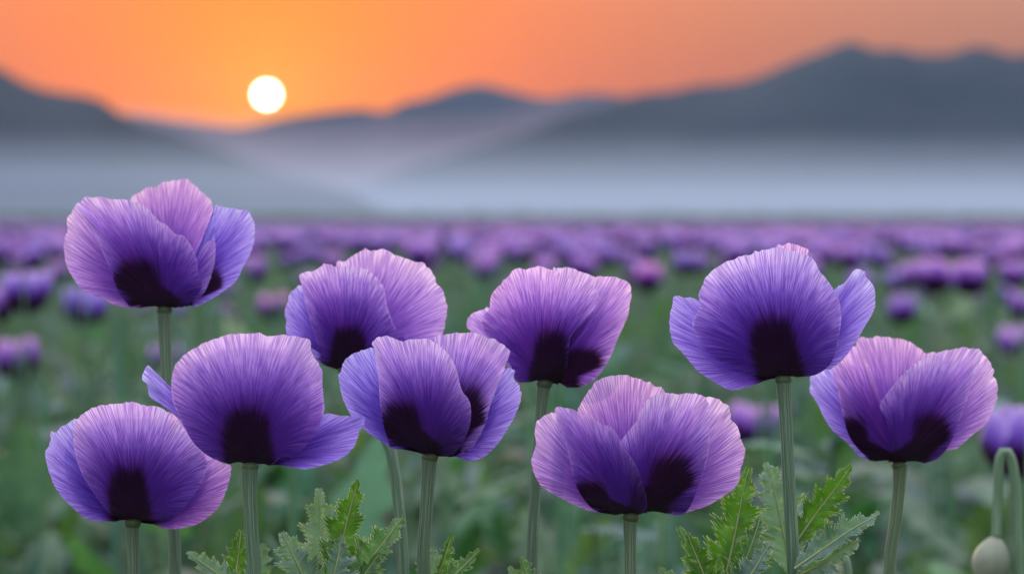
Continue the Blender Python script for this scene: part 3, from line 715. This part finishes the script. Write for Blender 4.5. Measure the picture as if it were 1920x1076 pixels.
def bloom_arrays(seed, NT, NV, flare=None):
    rs = np.random.default_rng(seed)
    VV, FF, A, B, off, parts = [], [], [], [], 0, []
    ph = rs.uniform(0, 6.28); fl = rs.uniform(-0.3, 0.05) if flare is None else flare
    for k in range(4):
        outer = k % 2
        v, f, a, b = cup_petal(ph + k * math.pi / 2, 0.038 * (1.0 + 0.05 * outer), rs.uniform(0.066, 0.080), rs.uniform(0.85, 1.05), fl + rs.uniform(-0.1, 0.25) * outer, seed * 4 + k, NT, NV)
        parts.append((v, f, a, b))
        VV.append(v); FF.append(f + off); A.append(a); B.append(b); off += len(v)
    return parts, (np.concatenate(VV), np.concatenate(FF), np.concatenate(A), np.concatenate(B))

PETALS = []
for k in range(4):
    parts, _ = bloom_arrays(100 + k, 17, 12)
    PETALS.append([mesh_np('petal', v, f, {'vein': a, 'blotch': b}) for v, f, a, b in parts])
for ms in PETALS:
    for me in ms: me.materials.append(M_PETAL)
BLOOMS = []
for k in range(6):
    _, (v, f, a, b) = bloom_arrays(200 + k, 9, 7)
    me = mesh_np('bloom', v, f, {'vein': a, 'blotch': b}); me.materials.append(M_PETAL); BLOOMS.append(me)
STEMS = []
for k in range(4):
    arr, _ = catmull([(0, 0, 0), (random.uniform(-.02, .02), random.uniform(-.02, .02), 0.4), (random.uniform(-.008, .008), 0, 0.8), (0, 0, 1.0)], 14)
    V, F, U = tube([Vector(a) for a in arr], list(np.linspace(0.0042, 0.0027, 14)), 7)
    me = mesh_np('stem', V, F, {'along': U}); me.materials.append(M_STEM); STEMS.append(me)

def field_poppy(loc_top, scale, label, group, near, k, tint=None, tilt=None):
    root = empty('poppy', (loc_top.x, loc_top.y, 0)); tag(root, label, 'poppy', group)
    tint = tint or random.choice([(0.9, 0.95, 1), (1.0, 0.95, 1), (1.08, 1.0, 1), (0.85, 0.98, 1.05), (0.95, 1.0, 1.02)])
    tilt = tilt or (random.uniform(-.22, .22), random.uniform(-.22, .22))
    rz = random.uniform(0, 6.28)
    if near:
        for me in PETALS[k % len(PETALS)]:
            o = obj('petal', me, None, root, tint); o.location = (0, 0, loc_top.z); o.scale = (scale,) * 3; o.rotation_euler = (tilt[0], tilt[1], rz)
    else:
        o = obj('bloom', BLOOMS[k % len(BLOOMS)], None, root, tint); o.location = (0, 0, loc_top.z); o.scale = (scale,) * 3; o.rotation_euler = (tilt[0], tilt[1], rz)
    s = obj('stem', STEMS[k % len(STEMS)], None, root); s.scale = (1, 1, loc_top.z + 0.002)
    return root

EXPL = [(50, 590, 98), (-4, 606, 78), (160, 614, 84), (38, 716, 88), (510, 604, 60), (480, 532, 58), (308, 700, 66), (468, 628, 40), (270, 600, 40), (335, 604, 44),
        (430, 562, 40), (425, 602, 36), (915, 526, 62), (1215, 551, 64), (1290, 521, 56), (790, 502, 60), (872, 492, 46), (1645, 503, 48), (1748, 553, 74), (1718, 540, 62),
        (1680, 552, 52), (1692, 610, 62), (1826, 556, 72), (1818, 590, 42), (1898, 540, 58), (1884, 566, 34), (1914, 600, 60), (1902, 668, 66), (1405, 843, 100), (1730, 571, 38),
        (68, 505, 44), (108, 530, 46), (1865, 505, 48), (1560, 500, 40), (640, 470, 36), (1900, 898, 158), (1500, 790, 46), (30, 520, 40), (620, 520, 44), (1130, 500, 44), (1060, 490, 40)]
PALE = (1.25, 1.3, 1.15); PINKISH = (1.35, 1.0, 0.95); BLUISH = (0.8, 1.0, 1.1)
LBL = {28: ('blurred purple poppy in the gap between the gaping poppy and the thick stem', None),
       35: ('large blurred purple poppy just behind the hooked bud and the pinkish split poppy', None),
       3: ('blurred purple poppy standing alone low over the green, beyond a touching pair', None),
       0: ('large blurred purple poppy, fuller of a touching pair beyond the tall wide-open poppy', None),
       1: ('blurred purple poppy half out of sight, lesser of a touching pair over the green', None),
       2: ('blurred bluish poppy close behind the pale folded petal of the tall wide-open poppy', BLUISH),
       4: ('blurred pink poppy between the tall wide-open poppy and the pale domed poppy', PINKISH),
       5: ('dim blurred poppy peeking past the bluish petal of the tall wide-open poppy', None),
       6: ('pale blurred poppy right behind the stem of the tall wide-open poppy', PALE),
       12: ('blurred poppy in the gap between the pale domed poppy and the slender leaning one', None),
       13: ('blurred pinkish poppy between the slender leaning poppy and the large rounded blue-purple one', PINKISH),
       14: ('small blurred poppy right beside a pinkish one, near the large rounded poppy', None),
       21: ('round blurred poppy hanging lowest of the cluster beyond the large rounded poppy', None),
       27: ('blurred pale-topped poppy alone over the green beyond the pinkish split poppy', PALE)}
GRP_NEAR = 'blurred poppies scattered over the green'; LB_NEAR = 'blurred purple poppy scattered on the green behind the sharp poppies'
for k, (x, y, w) in enumerate(EXPL):
    D = 0.086 * FPX / w
    sc = random.uniform(0.95, 1.05)
    p = P(x, y, D)
    lb, tn = LBL.get(k, (LB_NEAR, None))
    field_poppy(p, sc, lb, GRP_NEAR, True, k, tn)

GRP_FAR = 'poppies massed towards the horizon'; LB_FAR = 'small blurred purple poppy in the crowded band towards the horizon'
def head_z(n): return np.clip(CAM_H - np.abs(RNG.normal(0.15, 0.055, n)), 0.63, 0.862)
cand = []
nmax = 300 - len(EXPL)
Dm0, Dm1, rho = 9.5, 105.0, 6.0
W = 0.42                                      # width of the sown wedge per metre of distance
WM = 5.0
ntot = int(rho * (W * 0.5 * (Dm1 ** 2 - Dm0 ** 2) + WM * (Dm1 - Dm0)))
q_ = np.linspace(Dm0, Dm1, 600); cdf = np.cumsum(W * q_ + WM); cdf = (cdf - cdf[0]) / (cdf[-1] - cdf[0])
Dd = np.interp(RNG.uniform(0, 1, ntot), cdf, q_); Xx = RNG.uniform(-0.5, 0.5, ntot) * (W * Dd + WM)
keep = RNG.uniform(0, 1, ntot) < np.clip((Dd - 7.5) / 10, 0.12, 1)
Dd, Xx = Dd[keep], Xx[keep]; Zz = head_z(len(Dd))
inview = np.abs(Xx) < 0.130 * Dd
order = np.argsort(Dd + np.where(inview, 0, 1e4))
ind, rest = order[:nmax], order[nmax:]
for k, i in enumerate(ind):
    field_poppy(Vector((Xx[i], Dd[i], Zz[i])), random.uniform(0.8, 1.1), LB_FAR, GRP_FAR, False, k)

# the remaining flowers of the field in one mesh
protos = [bloom_arrays(300 + k, 4, 4)[1] for k in range(8)]
VV, FF, A, B, C = [], [], [], [], []
off = 0
tints = np.array([(0.5, 0.56, 0.62, 1), (0.58, 0.56, 0.62, 1), (0.7, 0.62, 0.66, 1), (0.44, 0.52, 0.6, 1), (0.56, 0.58, 0.62, 1), (0.36, 0.38, 0.48, 1)])
groups = np.array_split(rest, len(protos))
for (v, f, a, b), idx in zip(protos, groups):
    n = len(idx); th = RNG.uniform(0, 6.28, n); s = RNG.uniform(0.8, 1.15, n)
    tx, ty = RNG.normal(0, 0.18, n), RNG.normal(0, 0.18, n)
    x = (v[None, :, 0] * np.cos(th)[:, None] - v[None, :, 1] * np.sin(th)[:, None]); y = (v[None, :, 0] * np.sin(th)[:, None] + v[None, :, 1] * np.cos(th)[:, None])
    z = v[None, :, 2] + x * tx[:, None] + y * ty[:, None]
    pos = np.stack([x * s[:, None] + Xx[idx][:, None], y * s[:, None] + Dd[idx][:, None], z * s[:, None] + Zz[idx][:, None]], -1)
    VV.append(pos.reshape(-1, 3)); m_ = len(v)
    FF.append((f[None] + (np.arange(n) * m_)[:, None, None] + off).reshape(-1, 4)); off += n * m_
    A.append(np.tile(a, (n, 1))); B.append(np.tile(b, (n, 1))); C.append(np.repeat(tints[RNG.integers(0, len(tints), n)], m_, 0))
far = obj('poppy_field', mesh_np('poppy_field', np.concatenate(VV), np.concatenate(FF), {'vein': np.concatenate(A), 'blotch': np.concatenate(B)}, {'tint': np.concatenate(C)}), M_PETAL_FAR)
tag(far, 'dense carpet of purple poppies stretching to the foot of the hills', 'poppies', kind='stuff')

# ------------------------------------------------------------------ stems and leaves between the flowers
def simple_leaf(NT=9):
    t = np.linspace(0, 1, NT)
    env = np.sin(np.pi * t ** 0.8) ** 0.8 * np.where(np.arange(NT) % 2 == 0, 0.62, 1.1) + 0.02
    rows = [np.stack([sd * env, 0.35 * env * abs(sd) + 0 * t, t], 1) for sd in (-1, 0, 1)]
    return np.concatenate(rows), grid_faces(3, NT)
LV, LF = simple_leaf()
LV4, LF4 = simple_leaf(5)

def foliage(name, D0, D1, dens, leaves, lv, lf, hmin, hmax, label, stems=2, ls=1.0):
    W = 0.44; M = 5.0 if D0 < 100 else 0.0
    n = int(dens * (W * 0.5 * (D1 ** 2 - D0 ** 2) + M * (D1 - D0)))
    dd = np.linspace(D0, D1, 400); cdf = np.cumsum(W * dd + M); cdf = (cdf - cdf[0]) / (cdf[-1] - cdf[0])
    d = np.interp(RNG.uniform(0, 1, n), cdf, dd); x = RNG.uniform(-0.5, 0.5, n) * (W * d + M)
    top = RNG.uniform(hmin, hmax, n)
    ptint = np.stack([RNG.uniform(0.62, 1.15, n), RNG.uniform(0.68, 1.0, n), RNG.uniform(0.6, 1.2, n), np.ones(n)], 1)
    k = n * leaves; pi = np.repeat(np.arange(n), leaves)
    az = RNG.uniform(0, 2 * np.pi, k); el = RNG.uniform(0.25, 1.35, k)
    L = RNG.uniform(0.10, 0.22, k) * ls; Wd = L * RNG.uniform(0.16, 0.3, k)
    z0 = top[pi] * RNG.uniform(0.25, 1.0, k) - L * np.sin(el) * 0.8; z0 = np.clip(z0, 0.02, None)
    a = np.stack([np.cos(az) * np.cos(el), np.sin(az) * np.cos(el), np.sin(el)], 1)
    side = np.stack([-np.sin(az), np.cos(az), 0 * az], 1); nor = np.cross(side, a)
    org = np.stack([x[pi] + RNG.normal(0, 0.025, k), d[pi] + RNG.normal(0, 0.025, k), z0], 1)
    droop = RNG.uniform(0.0, 0.6, k)
    t = lv[:, 2]
    pos = org[:, None] + side[:, None] * (lv[None, :, 0:1] * Wd[:, None, None]) + nor[:, None] * (lv[None, :, 1:2] * Wd[:, None, None]) + a[:, None] * (t[None, :, None] * L[:, None, None])
    pos[..., 2] -= droop[:, None] * L[:, None] * t[None] ** 2
    c = ptint[pi] * np.stack([RNG.uniform(0.8, 1.2, k)] * 3 + [np.ones(k)], 1)
    V = [pos.reshape(-1, 3)]; F = [(lf[None] + (np.arange(k) * len(lv))[:, None, None]).reshape(-1, 4)]; C = [np.repeat(c, len(lv), 0)]
    off = k * len(lv)
    # bare stalks, square in section
    m = n * stems
    if m:
        sx = np.repeat(x, stems) + RNG.normal(0, 0.04, m); sy = np.repeat(d, stems) + RNG.normal(0, 0.04, m); sh = np.clip(np.repeat(top, stems) + RNG.uniform(-0.05, 0.16, m), 0.1, 0.93)
        lx, ly = RNG.normal(0, 0.03, m), RNG.normal(0, 0.03, m); r = RNG.uniform(0.0025, 0.0042, m)
        ring = np.array([(1, 0), (0, 1), (-1, 0), (0, -1)])
        lo = np.stack([sx[:, None] + ring[None, :, 0] * r[:, None], sy[:, None] + ring[None, :, 1] * r[:, None], np.zeros((m, 4))], -1)
        hi = np.stack([sx[:, None] + lx[:, None] + ring[None, :, 0] * r[:, None] * .7, sy[:, None] + ly[:, None] + ring[None, :, 1] * r[:, None] * .7, np.repeat(sh[:, None], 4, 1)], -1)
        V.append(np.concatenate([lo, hi], 1).reshape(-1, 3))
        q = np.array([(i, (i + 1) % 4, 4 + (i + 1) % 4, 4 + i) for i in range(4)])
        F.append((q[None] + (np.arange(m) * 8)[:, None, None] + off).reshape(-1, 4)); C.append(np.repeat(np.stack([RNG.uniform(0.9, 1.4, m), RNG.uniform(1.0, 1.4, m), RNG.uniform(0.8, 1.3, m), np.ones(m)], 1), 8, 0))
    o = obj(name, mesh_np(name, np.concatenate(V), np.concatenate(F), None, {'tint': np.concatenate(C)}), M_FOLIAGE)
    return tag(o, label, 'foliage', kind='stuff')

foliage('poppy_foliage', 3.4, 12, 20, 11, LV, LF, 0.34, 0.82, 'blurred grey-green leaves and stalks filling the field behind the sharp poppies', 3)
foliage('poppy_foliage', 12, 60, 5.5, 6, LV4, LF4, 0.45, 0.80, 'distant green leaves and stalks under the band of purple poppies', 1)
foliage('poppy_foliage', 60, 202, 1.2, 4, LV4, LF4, 0.55, 0.86, 'thin grey-green strip of leaves at the far edge of the field', 0, 1.6)

foliage('hedge', 204, 222, 6, 9, LV4, LF4, 0.98, 1.32, 'low grey-green hedge closing off the poppy field below the mist', 0, 3.0)

# ------------------------------------------------------------------ nodding bud and pods
def bud(label, stem_px, D, bud_px, w_px, h_px):
    base = P(stem_px[0][0], HY, D)
    root = empty('poppy_bud', (base.x, D, 0)); tag(root, label, 'bud')
    pts = [Vector((0, 0, 0))] + [P(x, y, D) - Vector((base.x, D, 0)) for x, y in stem_px]
    arr, _ = catmull([tuple(p) for p in pts], 260)
    V, F, U = tube([Vector(a) for a in arr], list(np.linspace(0.0045, 0.003, 260)), 12)
    obj('stem', mesh_np('stem', V, F, {'along': U}), M_STEM, root, (1.3, 1.3, 1.3))
    w = w_px / FPX * D / 2; h = h_px / FPX * D
    prof = [(max(0.0003, w * math.sin(math.pi * t) ** 0.72 * (1 - 0.15 * (t - 0.5))), -h * t) for t in np.linspace(0.0, 1, 14)]
    V, F = lathe(prof, 24, 2, 0.05)
    o = obj('bud', mesh_np('bud', V, F), M_POD, root); o.location = P(bud_px[0], bud_px[1], D) - Vector((base.x, D, 0)); o.rotation_euler = (0.1, 0.12, 0.5)
    return root

bud('pale green nodding poppy bud on a hooked stem at the edge of the field', [(1908, 1400), (1908, 1076), (1905, 940), (1900, 880), (1891, 850), (1881, 846), (1874, 866), (1871, 930), (1868, 1004)], 2.35, (1867, 1002), 70, 110)
bud('small pale poppy bud low among toothed leaves by the thick stem', [(1588, 1500), (1590, 1200), (1588, 1080), (1582, 1046), (1576, 1040), (1573, 1052)], 2.08, (1573, 1046), 34, 56)

# ------------------------------------------------------------------ bushes in the mist beyond the field
def shrub(px, D, w, h, seed, label):
    base = P(px, HY, D)
    root = empty('shrub', (base.x, D, 0)); tag(root, label, 'shrub', 'lone shrubs beyond the field')
    V, F, U = tube([Vector((0, 0, -0.05)), Vector((0.05, 0, h * 0.3)), Vector((0, 0.05, h * 0.6))], [0.16, 0.11, 0.05], 8)
    obj('trunk', mesh_np('trunk', V, F), M_HILL, root)
    rs = np.random.default_rng(seed); n = 1500
    d = rs.normal(size=(n, 3)); d /= np.linalg.norm(d, axis=1, keepdims=True)
    rad = rs.uniform(0.4, 1.0, n) ** 0.5 * np.array([1 + 0.45 * mnoise.noise((float(v[0]) * 2 + seed, float(v[1]) * 2, float(v[2]) * 2)) for v in d])
    c = d * rad[:, None] * np.array([w / 2, w / 2, h * 0.45]) + np.array([0, 0, h * 0.58])
    a = rs.normal(size=(n, 3)) * 0.14; b2 = rs.normal(size=(n, 3)) * 0.14
    V = np.stack([c - a, c - b2, c + a, c + b2], 1).reshape(-1, 3)
    t = np.repeat(np.stack([rs.uniform(0.5, 0.9, n)] * 3 + [np.ones(n)], 1), 4, 0)
    obj('crown', mesh_np('crown', V, np.arange(4 * n).reshape(-1, 4), None, {'tint': t}), M_FOLIAGE, root)
for k, (px, D, w, h) in enumerate([(900, 560, 2.6, 2.2), (970, 600, 3.4, 2.3), (1238, 640, 2.8, 2.1), (800, 620, 4.0, 1.9)]):
    shrub(px, D, w, h, 40 + k, 'small misty shrub on the far edge of the field under the hills')
